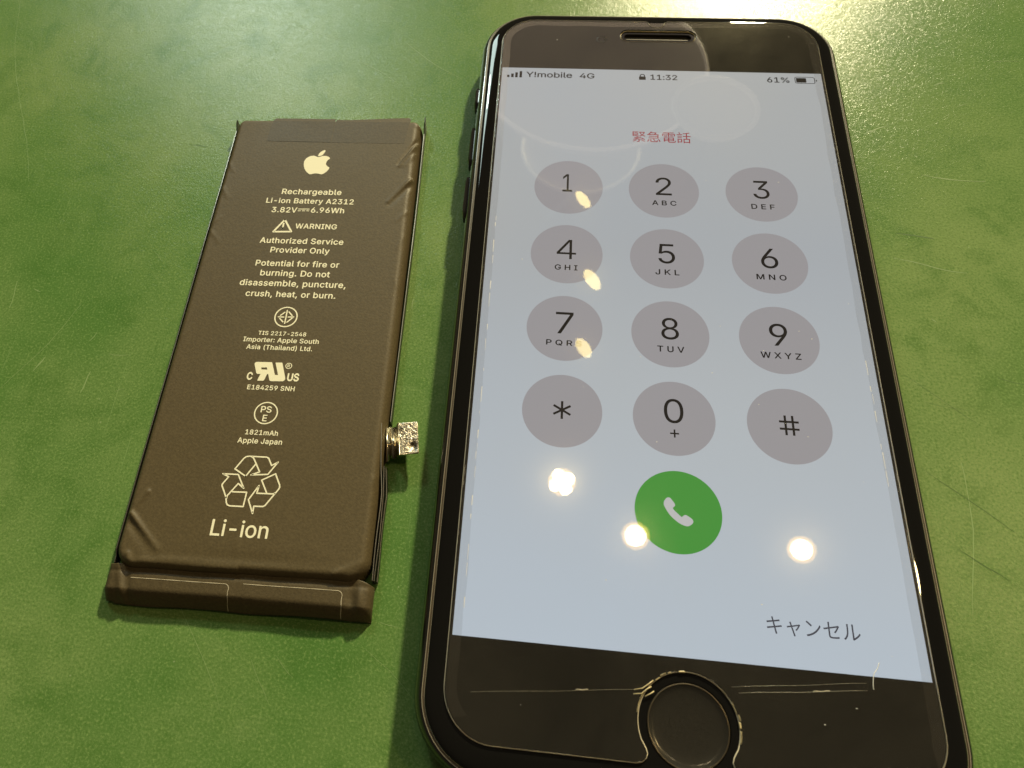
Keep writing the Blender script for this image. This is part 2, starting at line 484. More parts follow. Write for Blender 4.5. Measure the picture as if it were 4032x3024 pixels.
# home button: shallow dish with ring
def lathe_rings(cx, cy, prof, n=64): return [[(cx + r * math.cos(2 * math.pi * i / n), cy + r * math.sin(2 * math.pi * i / n), z) for i in range(n)] for r, z in prof]
def home_mat():
    m, nt, p, o = new_mat('home_glass')
    p.inputs['Base Color'].default_value = (0.010, 0.0095, 0.009, 1)
    n = N(nt, 'ShaderNodeTexNoise'); n.inputs['Scale'].default_value = 420; n.inputs['Detail'].default_value = 7; n.inputs['Roughness'].default_value = 0.75; n.inputs['Distortion'].default_value = 1.2
    r = N(nt, 'ShaderNodeMapRange'); r.inputs['From Min'].default_value = 0.42; r.inputs['From Max'].default_value = 0.66; r.inputs['To Min'].default_value = 0.06; r.inputs['To Max'].default_value = 0.5
    nt.links.new(n.outputs[0], r.inputs['Value']); nt.links.new(r.outputs[0], p.inputs['Roughness'])
    r2 = N(nt, 'ShaderNodeValToRGB'); r2.color_ramp.elements[0].position = .48; r2.color_ramp.elements[1].position = .70
    r2.color_ramp.elements[0].color = (.010, .0095, .009, 1); r2.color_ramp.elements[1].color = (.075, .066, .05, 1)
    n2 = N(nt, 'ShaderNodeTexNoise'); n2.inputs['Scale'].default_value = 230; n2.inputs['Detail'].default_value = 9; n2.inputs['Roughness'].default_value = .8; n2.inputs['Distortion'].default_value = .8
    nt.links.new(n2.outputs[0], r2.inputs[0]); nt.links.new(r2.outputs[0], p.inputs['Base Color'])
    return m
hb = loft('home_button', lathe_rings(*HB, [(4.95, 7.0), (4.9, 7.22), (4.8, 7.27), (4.65, 7.24), (4.45, 7.14), (4.0, 7.08), (3.0, 7.03), (1.5, 7.0), (0.05, 6.99)]), home_mat(), phone, cap0=False, cap1=True)
loft('button_ring', lathe_rings(*HB, [(4.86, 7.265), (4.78, 7.295), (4.70, 7.27)]), simple('button_ring', (0.14, 0.12, 0.09), 0.3, metal=0.9), hb, cap0=False, cap1=False)
loft('button_gap', lathe_rings(*HB, [(5.0, 7.30), (5.0, 6.95), (4.93, 6.95)]), M_frame, hb, cap0=False, cap1=False)
# side buttons on the left edge
for nm, y, l, w in (('mute_switch', 47.0, 5.6, .5), ('volume_button', 34.6, 9.6, .55), ('volume_button', 22.6, 9.6, .55)):
    rings = []
    for xx, k in ((-33.4, 1.0), (-33.55 - w * .8, 1.0), (-33.62 - w, .86)):
        rings.append([(xx, a * k + y, b * k + 3.65) for a, b in rrect(l / 2, 1.35, 1.25, 6)])
    loft(nm, rings, M_frame, phone, cap0=False, smooth=False)

# display
SW, SH = 58.42, 103.9
def px(x, y): return ((x / 375 - .5) * SW, (.5 - y / 667) * SH)
K = SW / 375
def screen_mat(name, c, haze=False):
    m, nt, p, o = new_mat(name)
    nt.nodes.remove(p)
    e = N(nt, 'ShaderNodeEmission'); e.inputs[0].default_value = (*c, 1)
    if haze:   # backlight unevenness and the wallpaper blur of the lit panel
        tc = N(nt, 'ShaderNodeTexCoord'); n = N(nt, 'ShaderNodeTexNoise'); n.inputs['Scale'].default_value = 14; n.inputs['Detail'].default_value = 1
        nt.links.new(tc.outputs['Object'], n.inputs['Vector'])
        r = N(nt, 'ShaderNodeValToRGB'); r.color_ramp.elements[0].position = .3; r.color_ramp.elements[1].position = .7
        r.color_ramp.elements[0].color = (c[0] * .93, c[1] * .97, c[2] * 1.03, 1); r.color_ramp.elements[1].color = (c[0] * 1.05, c[1] * 1.03, c[2] * .98, 1)
        nt.links.new(n.outputs[0], r.inputs[0])
        sx = N(nt, 'ShaderNodeSeparateXYZ'); nt.links.new(tc.outputs['Object'], sx.inputs[0])
        mr = N(nt, 'ShaderNodeMapRange'); mr.inputs['From Min'].default_value = .01; mr.inputs['From Max'].default_value = -.052; nt.links.new(sx.outputs['Y'], mr.inputs['Value'])
        mm = N(nt, 'ShaderNodeMix', data_type='RGBA'); nt.links.new(mr.outputs[0], mm.inputs[0]); nt.links.new(r.outputs[0], mm.inputs[6])
        mm.inputs[7].default_value = (c[0] * 1.12, c[1] * 1.24, c[2] * 1.38, 1); nt.links.new(mm.outputs[2], e.inputs[0])
    nt.links.new(e.outputs[0], o.inputs[0])
    return m
M_bg = screen_mat('screen_background', (0.420, 0.432, 0.435), True)
M_key = screen_mat('screen_key', (0.322, 0.308, 0.318))
M_ink = screen_mat('screen_ink', (0.0085, 0.008, 0.009))
M_red = screen_mat('screen_red', (0.30, 0.035, 0.045))
M_green = screen_mat('screen_green', (0.060, 0.285, 0.045))
M_white = screen_mat('screen_white', (0.50, 0.50, 0.49))
M_grey = screen_mat('screen_grey', (0.055, 0.058, 0.075))
Z0 = 7.306
disp = flat('display', [[(-SW / 2, -SH / 2), (SW / 2, -SH / 2), (SW / 2, SH / 2), (-SW / 2, SH / 2)]], Z0, M_bg, phone)
def ui_text(body, x, y, mat=M_ink, name='screen_text', parent=disp, z=Z0 + .02, **kw):
    a, b = px(x, y)
    for k in ('width', 'cap'):
        if k in kw: kw[k] *= K
    return text(name, body, a, b, z, mat, parent, **kw)
def ui_poly(name, loops, mat, parent=disp, z=Z0 + .02):
    return flat(name, [[px(*p) for p in l] for l in loops], z, mat, parent)
# status bar
for i, (x0, x1, y0) in enumerate(((6.3, 9.3, 12.6), (11.4, 14.4, 10.4), (16.3, 19.3, 8.2), (21.5, 24.5, 5.9))):
    ui_poly('signal_bar', [[(x0, 16.7), (x1, 16.7), (x1, y0), (x0, y0)]], M_ink)
ui_text('Y!mobile', 57.3, 11.2, width=55.5, cap=9.6, weight=.012)
ui_text('4G', 102.9, 11.7, width=17.6, cap=9.0, weight=.012)
ui_poly('padlock_icon', [[(164.6, 16.3), (172.4, 16.3), (172.4, 11.3), (171.6, 10.7), (171.6, 9.2), (170.8, 7.4), (169.4, 6.6), (167.6, 6.6), (166.2, 7.4), (165.4, 9.2), (165.4, 10.7), (164.6, 11.3)],
                         [(166.6, 10.7), (166.6, 9.4), (167.4, 8.1), (168.5, 7.7), (169.6, 8.1), (170.4, 9.4), (170.4, 10.7)]], M_ink)
ui_text('11:32', 193.6, 11.5, width=31.5, cap=8.9, weight=.014)
ui_text('61%', 325.4, 11.7, width=25.4, cap=9.0, weight=.012)
bo = rrect(11.4, 5.5, 2.6, 5, 355.6, 11.4); bi = rrect(10.6, 4.7, 1.9, 5, 355.6, 11.4)
ui_poly('battery_icon', [bo, bi], M_ink)
ui_poly('battery_level', [rrect(5.7, 3.7, 1.0, 4, 351.5, 11.5)], M_ink)
ui_poly('battery_nub', [[(368.0, 10.0), (369.4, 10.8), (369.4, 12.4), (368.0, 13.2)]], M_ink)
ui_text('緊急電話', 187.7, 107.5, M_red, width=65.0, cap=16.4, fnt=CJK)
# keypad
cols = (84.5, 187.6, 290.7); rows = (185.4, 275.9, 366.4, 456.9)
keys = (('1', ''), ('2', 'ABC'), ('3', 'DEF'), ('4', 'GHI'), ('5', 'JKL'), ('6', 'MNO'), ('7', 'PQRS'), ('8', 'TUV'), ('9', 'WXYZ'), ('*', ''), ('0', '+'), ('#', ''))
for i, (d, sub) in enumerate(keys):
    x, y = cols[i % 3], rows[i // 3]
    kb = ui_poly('key', [circle(x, y, 37.5, 72)], M_key, z=Z0 + .01)
    if d == '*':
        lines = []
        for a in (90, 30, 150):
            c_, s_ = math.cos(math.radians(a)) * 9.2, math.sin(math.radians(a)) * 9.2
            lines.append([px(x + c_, y - .4 + s_), px(x - c_, y - .4 - s_)])
        V, Fc = [], []
        for j, ln in enumerate(lines):
            v, f = stroke(ln, 2.2 * K); k = len(V); V += [(q[0], q[1], Z0 + .02 + .003 * j) for q in v]; Fc += [tuple(t + k for t in q) for q in f]
        mesh_obj('key_digit', V, Fc, M_ink, kb)
    elif d == '#':
        V, Fc = [], []
        for j, ln in enumerate(([(287.4, 446.9), (287.4, 466.6)], [(294.0, 446.9), (294.0, 466.6)], [(281.9, 453.2), (299.3, 453.2)], [(281.9, 460.4), (299.3, 460.4)])):
            v, f = stroke([px(*q) for q in ln], 2.1 * K); k = len(V); V += [(q[0], q[1], Z0 + .02 + .003 * (j // 2)) for q in v]; Fc += [tuple(t + k for t in q) for q in f]
        mesh_obj('key_digit', V, Fc, M_ink, kb)
    elif d == '4':
        b4 = lambda q: px(x - 10.3 + q[0], y - 18.0 + q[1])
        flat('key_digit', [[b4(q) for q in l] for l in ([(12.4, 0), (15.9, 0), (15.9, 16.5), (20.2, 16.5), (20.2, 18.9), (15.9, 18.9), (15.9, 24.9), (13.2, 24.9), (13.2, 18.9), (0, 18.9), (0, 16.5)], [(13.2, 3.2), (13.2, 16.5), (3.4, 16.5)])], Z0 + .02, M_ink, kb)
    else:
        w = {'1': 10.6, '4': 20.2, '7': 17.6, '0': 17.8}.get(d, 17.0)
        ui_text(d, x - (1.2 if d == '1' else 0), y - 5.6 if d != '0' else y - 7.0, name='key_digit', parent=kb, width=w, cap=24.9, weight=-.004)
    if sub == '+':
        V, Fc = [], []
        for j, ln in enumerate(([(x - 4, 472.6), (x + 4, 472.6)], [(x, 468.6), (x, 476.6)])):
            v, f = stroke([px(*q) for q in ln], 1.5 * K); k = len(V); V += [(q[0], q[1], Z0 + .02 + .003 * j) for q in v]; Fc += [tuple(t + k for t in q) for q in f]
        mesh_obj('key_letters', V, Fc, M_ink, kb)
    elif sub:
        w = {'DEF': 24.2, 'GHI': 23.6, 'JKL': 24.2, 'MNO': 29.4, 'PQRS': 35.0, 'WXYZ': 37.6}.get(sub, 25.8)
        ui_text(sub, x, y + 17.6, name='key_letters', parent=kb, width=w, cap=6.8, weight=.016, spacing=1.42)
kb = ui_poly('call_button', [circle(187.6, 546.4, 37.4, 72)], M_green, z=Z0 + .01)
HANDSET = [(175.5, 539.7), (175.8, 538.0), (177.3, 535.6), (178.8, 534.3), (180.3, 534.2), (181.4, 534.6), (182.8, 536.4), (184.8, 539.2), (185.2, 540.7), (184.9, 541.7), (183.5, 543.1), (183.5, 544.3), (185.2, 546.4), (188.2, 549.1), (190.2, 550.9), (190.8, 550.8), (192.6, 549.3), (193.6, 548.9), (195.0, 549.3), (198.4, 551.4), (199.7, 552.8), (200.1, 554.3), (199.7, 555.8), (198.1, 557.4), (196.4, 558.5), (194.7, 558.9), (191.3, 558.2), (187.8, 556.5), (184.4, 553.9), (181.0, 550.7), (178.4, 547.0), (176.6, 543.7), (175.6, 541.5)]
ui_poly('handset_icon', [smooth_loop(HANDSET, 3)], M_white, parent=kb)
ui_text('キャンセル', 290.2, 635.2, M_grey, width=72.5, cap=14.2, fnt=CJK)

# ------------------------------------------------------------------ screen protector (stuck on: moves with the phone)
def prot_mat():
    m, nt, p, o = new_mat('clear_film')
    p.inputs['Base Color'].default_value = (1, 1, 1, 1); p.inputs['Roughness'].default_value = 0.0
    p.inputs['IOR'].default_value = 1.5; p.inputs['Transmission Weight'].default_value = 1.0
    gl = N(nt, 'ShaderNodeBsdfGlossy'); gl.inputs['Roughness'].default_value = 0.115; gl.inputs['Color'].default_value = (1, .93, .72, 1)
    mx = N(nt, 'ShaderNodeMixShader')
    tc = N(nt, 'ShaderNodeTexCoord')
    n = N(nt, 'ShaderNodeTexNoise'); n.inputs['Scale'].default_value = 40; n.inputs['Detail'].default_value = 6; n.inputs['Roughness'].default_value = 0.7; n.inputs['Distortion'].default_value = .8
    nt.links.new(tc.outputs['Object'], n.inputs['Vector'])
    r = N(nt, 'ShaderNodeMapRange'); r.inputs['From Min'].default_value = 0.3; r.inputs['From Max'].default_value = 0.75; r.inputs['To Min'].default_value = 0.006; r.inputs['To Max'].default_value = 0.024
    nt.links.new(n.outputs[0], r.inputs['Value']); nt.links.new(r.outputs[0], mx.inputs[0])
    nt.links.new(p.outputs[0], mx.inputs[1]); nt.links.new(gl.outputs[0], mx.inputs[2])
    df = N(nt, 'ShaderNodeBsdfDiffuse'); df.inputs['Color'].default_value = (.8, .72, .58, 1)          # pale blotchy veil in place of a brighter ceiling mirrored in the bezel
    m2 = N(nt, 'ShaderNodeMixShader'); r2 = N(nt, 'ShaderNodeMapRange'); r2.inputs['From Min'].default_value = 0.3; r2.inputs['From Max'].default_value = 0.75; r2.inputs['To Min'].default_value = 0.012; r2.inputs['To Max'].default_value = 0.026
    nt.links.new(n.outputs[0], r2.inputs['Value']); nt.links.new(r2.outputs[0], m2.inputs[0])
    nt.links.new(mx.outputs[0], m2.inputs[1]); nt.links.new(df.outputs[0], m2.inputs[2]); nt.links.new(m2.outputs[0], o.inputs[0])
    return m
M_film = prot_mat()
PW, PT, PB, PR = 29.62, 65.45, -64.2, 6.4
def arc(cx, cy, r, a0, a1, n): return [(cx + r * math.cos(math.radians(a0 + (a1 - a0) * i / n)), cy + r * math.sin(math.radians(a0 + (a1 - a0) * i / n))) for i in range(n + 1)]
outl = arc(PW - PR, PT - PR, PR, 0, 90, 12)
outl += [(2.1, PT), (1.75, PT - .25)] + arc(0.1, PT - .2, 1.55, -15, -165, 10) + [(-1.55, PT - .25), (-1.9, PT)]
outl += arc(-PW + PR, PT - PR, PR, 90, 180, 12)
outl += arc(-PW + PR, PB + PR, PR, 180, 270, 12)
outl += [(-6.2, PB), (-5.5, PB + .15), (-5.0, PB + .6), (-4.85, PB + 1.1), (-5.02, PB + 1.6), (-5.3, PB + 2.1)]
outl += [p for p in arc(0.12, -59.6, 6.05, 200, -20, 40)]
outl += [(5.54, PB + 2.1), (5.26, PB + 1.6), (5.1, PB + 1.1), (5.25, PB + .6), (5.75, PB + .15), (6.4, PB)]
outl += arc(PW - PR, PB + PR, PR, 270, 360, 12)
EARCUT = rrect(7.1, 1.52, 1.5, 12, 0.2, 61.25)
def rounded_plate(name, loops, z0, z1, bev, mat, parent):
    cu = bpy.data.curves.new('c', 'CURVE'); cu.dimensions = '2D'; cu.fill_mode = 'BOTH'
    h = (z1 - z0) / 2
    cu.extrude = (h - bev); cu.bevel_depth = bev; cu.bevel_resolution = 3; cu.offset = -bev
    for l in loops:
        sp = cu.splines.new('POLY'); sp.points.add(len(l) - 1); sp.use_cyclic_u = True
        for q, (x, y) in zip(sp.points, l): q.co = (x, y, 0, 1)
    ob = bpy.data.objects.new('c', cu); col.objects.link(ob)
    me = bpy.data.meshes.new_from_object(ob.evaluated_get(bpy.context.evaluated_depsgraph_get()))
    bpy.data.objects.remove(ob); bpy.data.curves.remove(cu)
    bm = bmesh.new(); bm.from_mesh(me)
    bmesh.ops.remove_doubles(bm, verts=bm.verts, dist=1e-4)
    bmesh.ops.recalc_face_normals(bm, faces=bm.faces)
    # the underside is bonded to the glass below: no air interface there
    bmesh.ops.delete(bm, geom=[f for f in bm.faces if f.normal.z < -0.95], context='FACES_ONLY')
    for v in bm.verts: v.co.z += (z0 + z1) / 2; v.co *= S
    bm.to_mesh(me); bm.free()
    me.name = name; me.materials.clear(); me.materials.append(mat)
    o = bpy.data.objects.new(name, me); col.objects.link(o); o.parent = parent
    return o
prot = rounded_plate('screen_protector', [outl, EARCUT], 7.31, 7.66, 0.13, M_film, phone)
# painted pale: light caught on the film's edge, along its outline and its cut-outs
M_film_glint = simple('film_glint', (0.64, 0.57, 0.43), 0.22, spec=0.9)
def tube_loop(name, pts, r, z, mat, parent, n=6, closed=True):
    P = [np.array(p, float) for p in pts]; m = len(P); rings = []
    for i in range(m):
        t = P[(i + 1) % m] - P[i - 1] if closed else P[min(i + 1, m - 1)] - P[max(i - 1, 0)]
        L = np.linalg.norm(t); t = t / (L if L > 1e-9 else 1); nn = np.array([-t[1], t[0]])
        rings.append([(*(P[i] + nn * r * math.cos(a)), z + r * math.sin(a)) for a in np.linspace(0, 2 * math.pi, n, endpoint=False)])
    if closed: rings.append(rings[0])
    return loft(name, rings, mat, parent, cap0=not closed, cap1=not closed)
def grow(pts, d):
    P = [np.array(p) for p in pts]; m = len(P); out = []
    for i in range(m):
        t = P[(i + 1) % m] - P[i - 1]; L = np.linalg.norm(t); t = t / (L if L > 1e-9 else 1); out.append(P[i] + np.array([t[1], -t[0]]) * d)
    return out
tube_loop('film_rim', grow(outl, .02), 0.11, 7.37, M_film_glint, prot)
tube_loop('film_rim', grow(EARCUT, -.03), 0.10, 7.38, simple('film_glint_gold', (0.60, 0.47, 0.24), 0.25, spec=0.9), prot)
# small gold beads along the cut-out round the home button
M_bead = simple('gold_bead', (0.66, 0.54, 0.30), .3, spec=0.8)
for a0, a1, rr_ in ((92, 99, .15), (108, 112, .13), (114, 121, .10), (123, 129, .12), (131, 140, .10), (2, 9, .16), (10, 17, .12), (18, 30, .08), (-14, 0, .11), (150, 172, .07), (40, 48, .06)):
    tube_loop('gold_bead', arc(0.12, -59.6, 6.08 + random.uniform(-.08, .12), a0, a1, 6), rr_, 7.5, M_bead, prot, closed=False)
for pts_ in ([(-6.3, -56.25), (-5.3, -56.0), (-4.5, -55.4), (-4.0, -55.0)], [(-6.4, -56.75), (-5.4, -56.6), (-4.7, -56.0), (-4.2, -55.7)], [(-5.0, -56.9), (-4.3, -56.5), (-3.9, -56.2)]):
    tube_loop('gold_bead', pts_, .075, 7.62, M_bead, prot, closed=False)
# pale raised lines in place of a ceiling rail's reflection above the home button
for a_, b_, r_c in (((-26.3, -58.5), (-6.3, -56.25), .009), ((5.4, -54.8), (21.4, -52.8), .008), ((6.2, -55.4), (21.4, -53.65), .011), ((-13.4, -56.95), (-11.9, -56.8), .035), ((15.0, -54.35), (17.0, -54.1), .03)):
    tube_loop('rail_glint', [(a_[0] + (b_[0] - a_[0]) * t, a_[1] + (b_[1] - a_[1]) * t + .04 * math.sin(t * 9)) for t in np.linspace(0, 1, 14)], r_c, 7.655, M_film_glint, prot, closed=False)
# air gap along the rim of the film
def airgap():
    m, nt, p, o = new_mat('air_gap'); nt.nodes.remove(p)
    t = N(nt, 'ShaderNodeBsdfTransparent'); g_ = N(nt, 'ShaderNodeBsdfGlossy'); g_.inputs['Roughness'].default_value = .08; g_.inputs['Color'].default_value = (1, .95, .85, 1)
    mx = N(nt, 'ShaderNodeMixShader'); mx.inputs[0].default_value = 0.16
    nt.links.new(t.outputs[0], mx.inputs[1]); nt.links.new(g_.outputs[0], mx.inputs[2]); nt.links.new(mx.outputs[0], o.inputs[0])
    return m
inner = []
for x, y in reversed(rrect(PW - 1.62, (PT - PB) / 2 - 1.55, 5.0, 24, 0, (PT + PB) / 2)):
    inner.append((x, y))
ring_o = rrect(PW - .2, (PT - PB) / 2 - .2, 6.2, 24, 0, (PT + PB) / 2)
def resample(pts, n):
    P = np.array(list(pts) + [pts[0]]); d = np.r_[0, np.cumsum(np.linalg.norm(np.diff(P, axis=0), axis=1))]; t = np.linspace(0, d[-1], n, endpoint=False)
    return np.c_[np.interp(t, d, P[:, 0]), np.interp(t, d, P[:, 1])]
ro = resample(ring_o, 720); ri = resample(inner[::-1], 720); cen = np.array([0, (PT + PB) / 2])
wob = np.interp(np.arange(720), np.arange(0, 721, 6), np.r_[np.random.uniform(-.16, .16, 120), 0])
dirv = ro - ri; dirv /= np.linalg.norm(dirv, axis=1)[:, None]
ri = ri + dirv * wob[:, None]
keep = [i for i in range(720) if not (abs(ro[i, 0]) < 28 and ro[i, 1] < -60)]
V = [(*p, 7.335) for p in ro] + [(*p, 7.335) for p in ri]
mesh_obj('air_gap', V, [(i, (i + 1) % 720, 720 + (i + 1) % 720, 720 + i) for i in keep if (i + 1) % 720 in keep], airgap(), prot)
# broken whitish line of lifted glue inside both long sides of the film
M_glue = simple('glue_white', (0.75, 0.74, 0.74), .5)
for sx, ys in ((-1, (-48, 16)), (1, (-30, -8))):
    y = ys[1]
    while y > ys[0]:
        l = random.uniform(.4, 2.6); x = sx * 28.05 + random.uniform(-.06, .06)
        w_ = random.uniform(.02, .07)
        mesh_obj('glue_fleck', [(x - w_, y, 7.665), (x + w_, y, 7.665), (x + w_ * .6, y - l, 7.665), (x - w_ * .5, y - l, 7.665)], [(3, 2, 1, 0)], M_glue, prot)
        y -= l + random.uniform(.3, 4)
# specks of dust on the film
M_dust = simple('dust', (0.7, 0.68, 0.62), .8)
for k in range(46):
    x, y = random.uniform(-28, 28), random.uniform(-63, 64); r = random.uniform(.03, .085); a = random.uniform(0, 3)
    if abs(x) < 6.5 and y < -53: continue
    if abs(x) < 8 and y > 59: continue
    V = [(x + r * (1.0 + .8 * random.random()) * math.cos(t + a), y + r * math.sin(t + a) * random.uniform(.5, 1.1), 7.668) for t in np.linspace(0, 2 * math.pi, 6, endpoint=False)]
    mesh_obj('dust_speck', V, [tuple(range(6))], M_dust, prot)
# lint fibre
fib = [(23.2, -50.4), (22.9, -51.0), (22.45, -51.6), (22.2, -52.4), (22.15, -53.4)]
lint = tube_loop('lint_fibre', smooth_loop(fib, 4)[:17], 0.045, 7.71, simple('lint', (0.8, 0.79, 0.76), .8), None, closed=False)
tag(lint, 'short white lint fibre lying across the lower edge of the lit display', 'lint')

# ------------------------------------------------------------------ battery
BX, BY, BR = -63.5, 0.0, math.radians(1.4)
bat = thing('battery_pack', 'flat black phone battery printed with white text and a recycling mark', 'battery', (BX, BY, 0), BR)
def pouch_mat(name, base=(0.098, 0.0735, 0.036), rough=0.52):
    m, nt, p, o = new_mat(name); lk = nt.links.new
    tc = N(nt, 'ShaderNodeTexCoord')
    a = N(nt, 'ShaderNodeTexNoise'); a.inputs['Scale'].default_value = 2600; a.inputs['Detail'].default_value = 3; lk(tc.outputs['Object'], a.inputs['Vector'])
    b = N(nt, 'ShaderNodeTexNoise'); b.inputs['Scale'].default_value = 60; b.inputs['Detail'].default_value = 5; lk(tc.outputs['Object'], b.inputs['Vector'])
    r = N(nt, 'ShaderNodeValToRGB'); r.color_ramp.elements[0].position = .35; r.color_ramp.elements[1].position = .68
    r.color_ramp.elements[0].color = (base[0] * .88, base[1] * .88, base[2] * .88, 1); r.color_ramp.elements[1].color = (base[0] * 1.12, base[1] * 1.12, base[2] * 1.12, 1)
    lk(a.outputs[0], r.inputs[0]); lk(r.outputs[0], p.inputs['Base Color'])
    q = N(nt, 'ShaderNodeMapRange'); q.inputs['To Min'].default_value = rough - .1; q.inputs['To Max'].default_value = rough + .08
    lk(b.outputs[0], q.inputs['Value']); lk(q.outputs[0], p.inputs['Roughness'])
    p.inputs['Specular IOR Level'].default_value = 0.32
    bp = N(nt, 'ShaderNodeBump'); bp.inputs['Strength'].default_value = .5; bp.inputs['Distance'].default_value = .00006
    lk(a.outputs[0], bp.inputs['Height']); lk(bp.outputs[0], p.inputs['Normal'])
    return m
M_pouch = pouch_mat('black_pouch'); M_tape = pouch_mat('black_tape', (0.082, 0.0615, 0.031), .5)
M_foil = simple('foil_edge', (0.62, 0.58, 0.50), .35, metal=1.0)
M_seam = simple('seam_black', (0.018, 0.016, 0.013), .35)
ZT = 3.2
def seg(u, v, a, b):
    a = np.array(a); b = np.array(b); d = b - a; L2 = d @ d
    t = np.clip(((u - a[0]) * d[0] + (v - a[1]) * d[1]) / L2, 0, 1)
    du, dv_ = u - a[0] - t * d[0], v - a[1] - t * d[1]
    side = ((u - a[0]) * -d[1] + (v - a[1]) * d[0]) / math.sqrt(L2)
    return np.hypot(du, dv_), side, t
def body_h(u, v):
    ul = -16.85 + 0.0145 * v; ur = 20.55 + 0 * v
    cx = (ul + ur) / 2; hw_ = (ur - ul) / 2; vt, vb = 41.75, -46.5; cy = (vt + vb) / 2; hh_ = (vt - vb) / 2
    r = np.where(v > 0, 1.8, 3.4)
    qx, qy = np.abs(u - cx) - hw_ + r, np.abs(v - cy) - hh_ + r
    d = -(np.hypot(np.maximum(qx, 0), np.maximum(qy, 0)) + np.minimum(np.maximum(qx, qy), 0) - r)     # inside distance
    w = np.where(u < cx, 1.3, 1.7)
    w = np.where(v > 39.5, np.minimum(w, 0.7 + (41.75 - v) * .45), w)
    t = np.clip(d / w, 0, 1)
    z0 = 0.7
    h = z0 + (ZT - z0) * np.sqrt(np.clip(1 - (1 - t) ** 2.2, 0, 1))
    h = np.where(d < 0, 0.0, h)
    inner_ = np.clip(d / 1.0, 0, 1)
    for a, b, amp, wd in (((21.2, 38.9), (17.0, 30.4), -.55, .30), ((20.9, 37.2), (17.2, 30.2), .50, .42), ((19.9, 26.9), (16.0, 21.4), .38, .36), ((20.2, 26.0), (16.4, 20.8), -.20, .5),
                          ((-16.1, 15.3), (-14.5, 17.2), .10, .35), ((-16.0, 14.2), (-13.6, 11.6), .08, .4), ((-15.6, 24.0), (-14.0, 21.5), .09, .4),
                          ((-14.5, -35.0), (-16.2, -38.3), .26, .30), ((-16.2, -38.5), (-11.0, -43.4), .32, .42), ((-16.0, -40.0), (-12.0, -44.0), -.18, .6), ((-15.2, -44.4), (-14.2, -46.2), .22, .4),
                          ((-15.9, 30.5), (-14.3, 28.0), .10, .35), ((-16.2, 6.0), (-14.8, 8.2), .08, .3), ((20.2, 33.5), (18.2, 30.0), .16, .35), ((19.9, 19.5), (18.0, 17.2), .10, .4), ((19.6, -31), (18.2, -34), .07, .5), ((15.5, -45.4), (19.0, -43.6), .14, .5), ((-13, -45.2), (-6, -45.0), .08, .45), ((0.78, -41.5), (1.3, -45.5), .05, .4), ((19.8, 14), (18.6, 11), .06, .4), ((19.7, 3), (18.7, 5.4), .05, .4), ((-15.9, -8), (-14.9, -6.4), .05, .4), ((-10, -44.8), (8, -45.0), .05, .5)):
        dd, sd, t = seg(u, v, a, b)
        h = h + amp * np.exp(-(dd / wd) ** 2) * (1 - .7 * t) * inner_
    # soft dent toward the lower end
    h = h - .10 * np.exp(-((v + 44.2) / 1.0) ** 2) * np.exp(-((u - 3) / 9) ** 2) * inner_
    return h
us = np.arange(-18.2, 20.75, .18); vs = np.arange(-46.7, 41.95, .18)
U, Vv = np.meshgrid(us, vs)
Hh = body_h(U, Vv)
# rim of the height field follows the outline: cells outside are dropped
nu, nv = len(us), len(vs)
idx = -np.ones((nv, nu), int); verts = []; k = 0
ins = Hh > 0
for j in range(nv):
    for i in range(nu):
        if ins[j, i]: idx[j, i] = k; verts.append((U[j, i], Vv[j, i], Hh[j, i])); k += 1
faces = [(idx[j, i], idx[j, i + 1], idx[j + 1, i + 1], idx[j + 1, i]) for j in range(nv - 1) for i in range(nu - 1) if ins[j, i] and ins[j, i + 1] and ins[j + 1, i] and ins[j + 1, i + 1]]
body = mesh_obj('pouch', verts, faces, M_pouch, bat, True)
bm = bmesh.new(); bm.from_mesh(body.data)
ed = [e for e in bm.edges if e.is_boundary]
r_ = bmesh.ops.extrude_edge_only(bm, edges=ed)
for v in r_['geom']:
    if isinstance(v, bmesh.types.BMVert): v.co.z = 0.05 * S
for f in bm.faces: f.smooth = True
bm.to_mesh(body.data); bm.free()

# lower terminal cover
def cover_h(u, v):
    h = 2.32 + .05 * np.sin(u * .55 + 1) - .05 * np.exp(-((u - 1.6) / .8) ** 2)
    h = h - 1.85 * np.clip((-v - 49.1 - .3 * np.clip(u / 20, 0, 1)) / 2.1, 0, 1) ** 1.45
    e = np.minimum(u + 18.05 + .25 * np.clip((-45.85 - v) / 5, 0, 1) * 0, 21.15 - u)
    h = h - 1.0 * np.clip(1 - e / 1.2, 0, 1) ** 2.2 * np.where(u > 0, 1, .6)
    h = h + .30 * np.exp(-((u - 19.4) / .5) ** 2) * np.exp(-((v + 48.4) / 1.7) ** 2) - .30 * np.exp(-((u - 18.2) / .6) ** 2) * np.exp(-((v + 48.6) / 1.9) ** 2)
    h = h + .22 * np.exp(-((u + 15.8 + (v + 48) * .3) / .55) ** 2) - .16 * np.exp(-((u + 14.8 + (v + 48) * .3) / .6) ** 2) - .08 * np.exp(-((v + 46.7) / .35) ** 2)
    f = np.clip((v + 51.35) / .4, 0, 1)
    h = .45 + (h - .45) * np.sqrt(np.clip(1 - (1 - f) ** 2, 0, 1))
    return h
us2 = np.linspace(0, 1, 200); vs2 = np.linspace(0, 1, 46); verts = []
for b in vs2:
    for a in us2:
        l, r = -17.95 - .0 * b, 21.15
        u = l + (r - l) * a
        top = -45.75 + .12 * math.sin(u * .7) * .3 - (.75 * max(0, (u - 18.9) / 2.2) ** 1.0) + .05 * math.sin(u * 2.3)
        bot = -51.2 + .35 * (1 if u > 1.6 else 0) * 0 - .1 * math.sin(u * .4) + (.25 if u < -16.6 else 0)
        v = bot + (top - bot) * b
        verts.append((u, v, float(cover_h(np.array(u), np.array(v)))))
nf = len(us2)
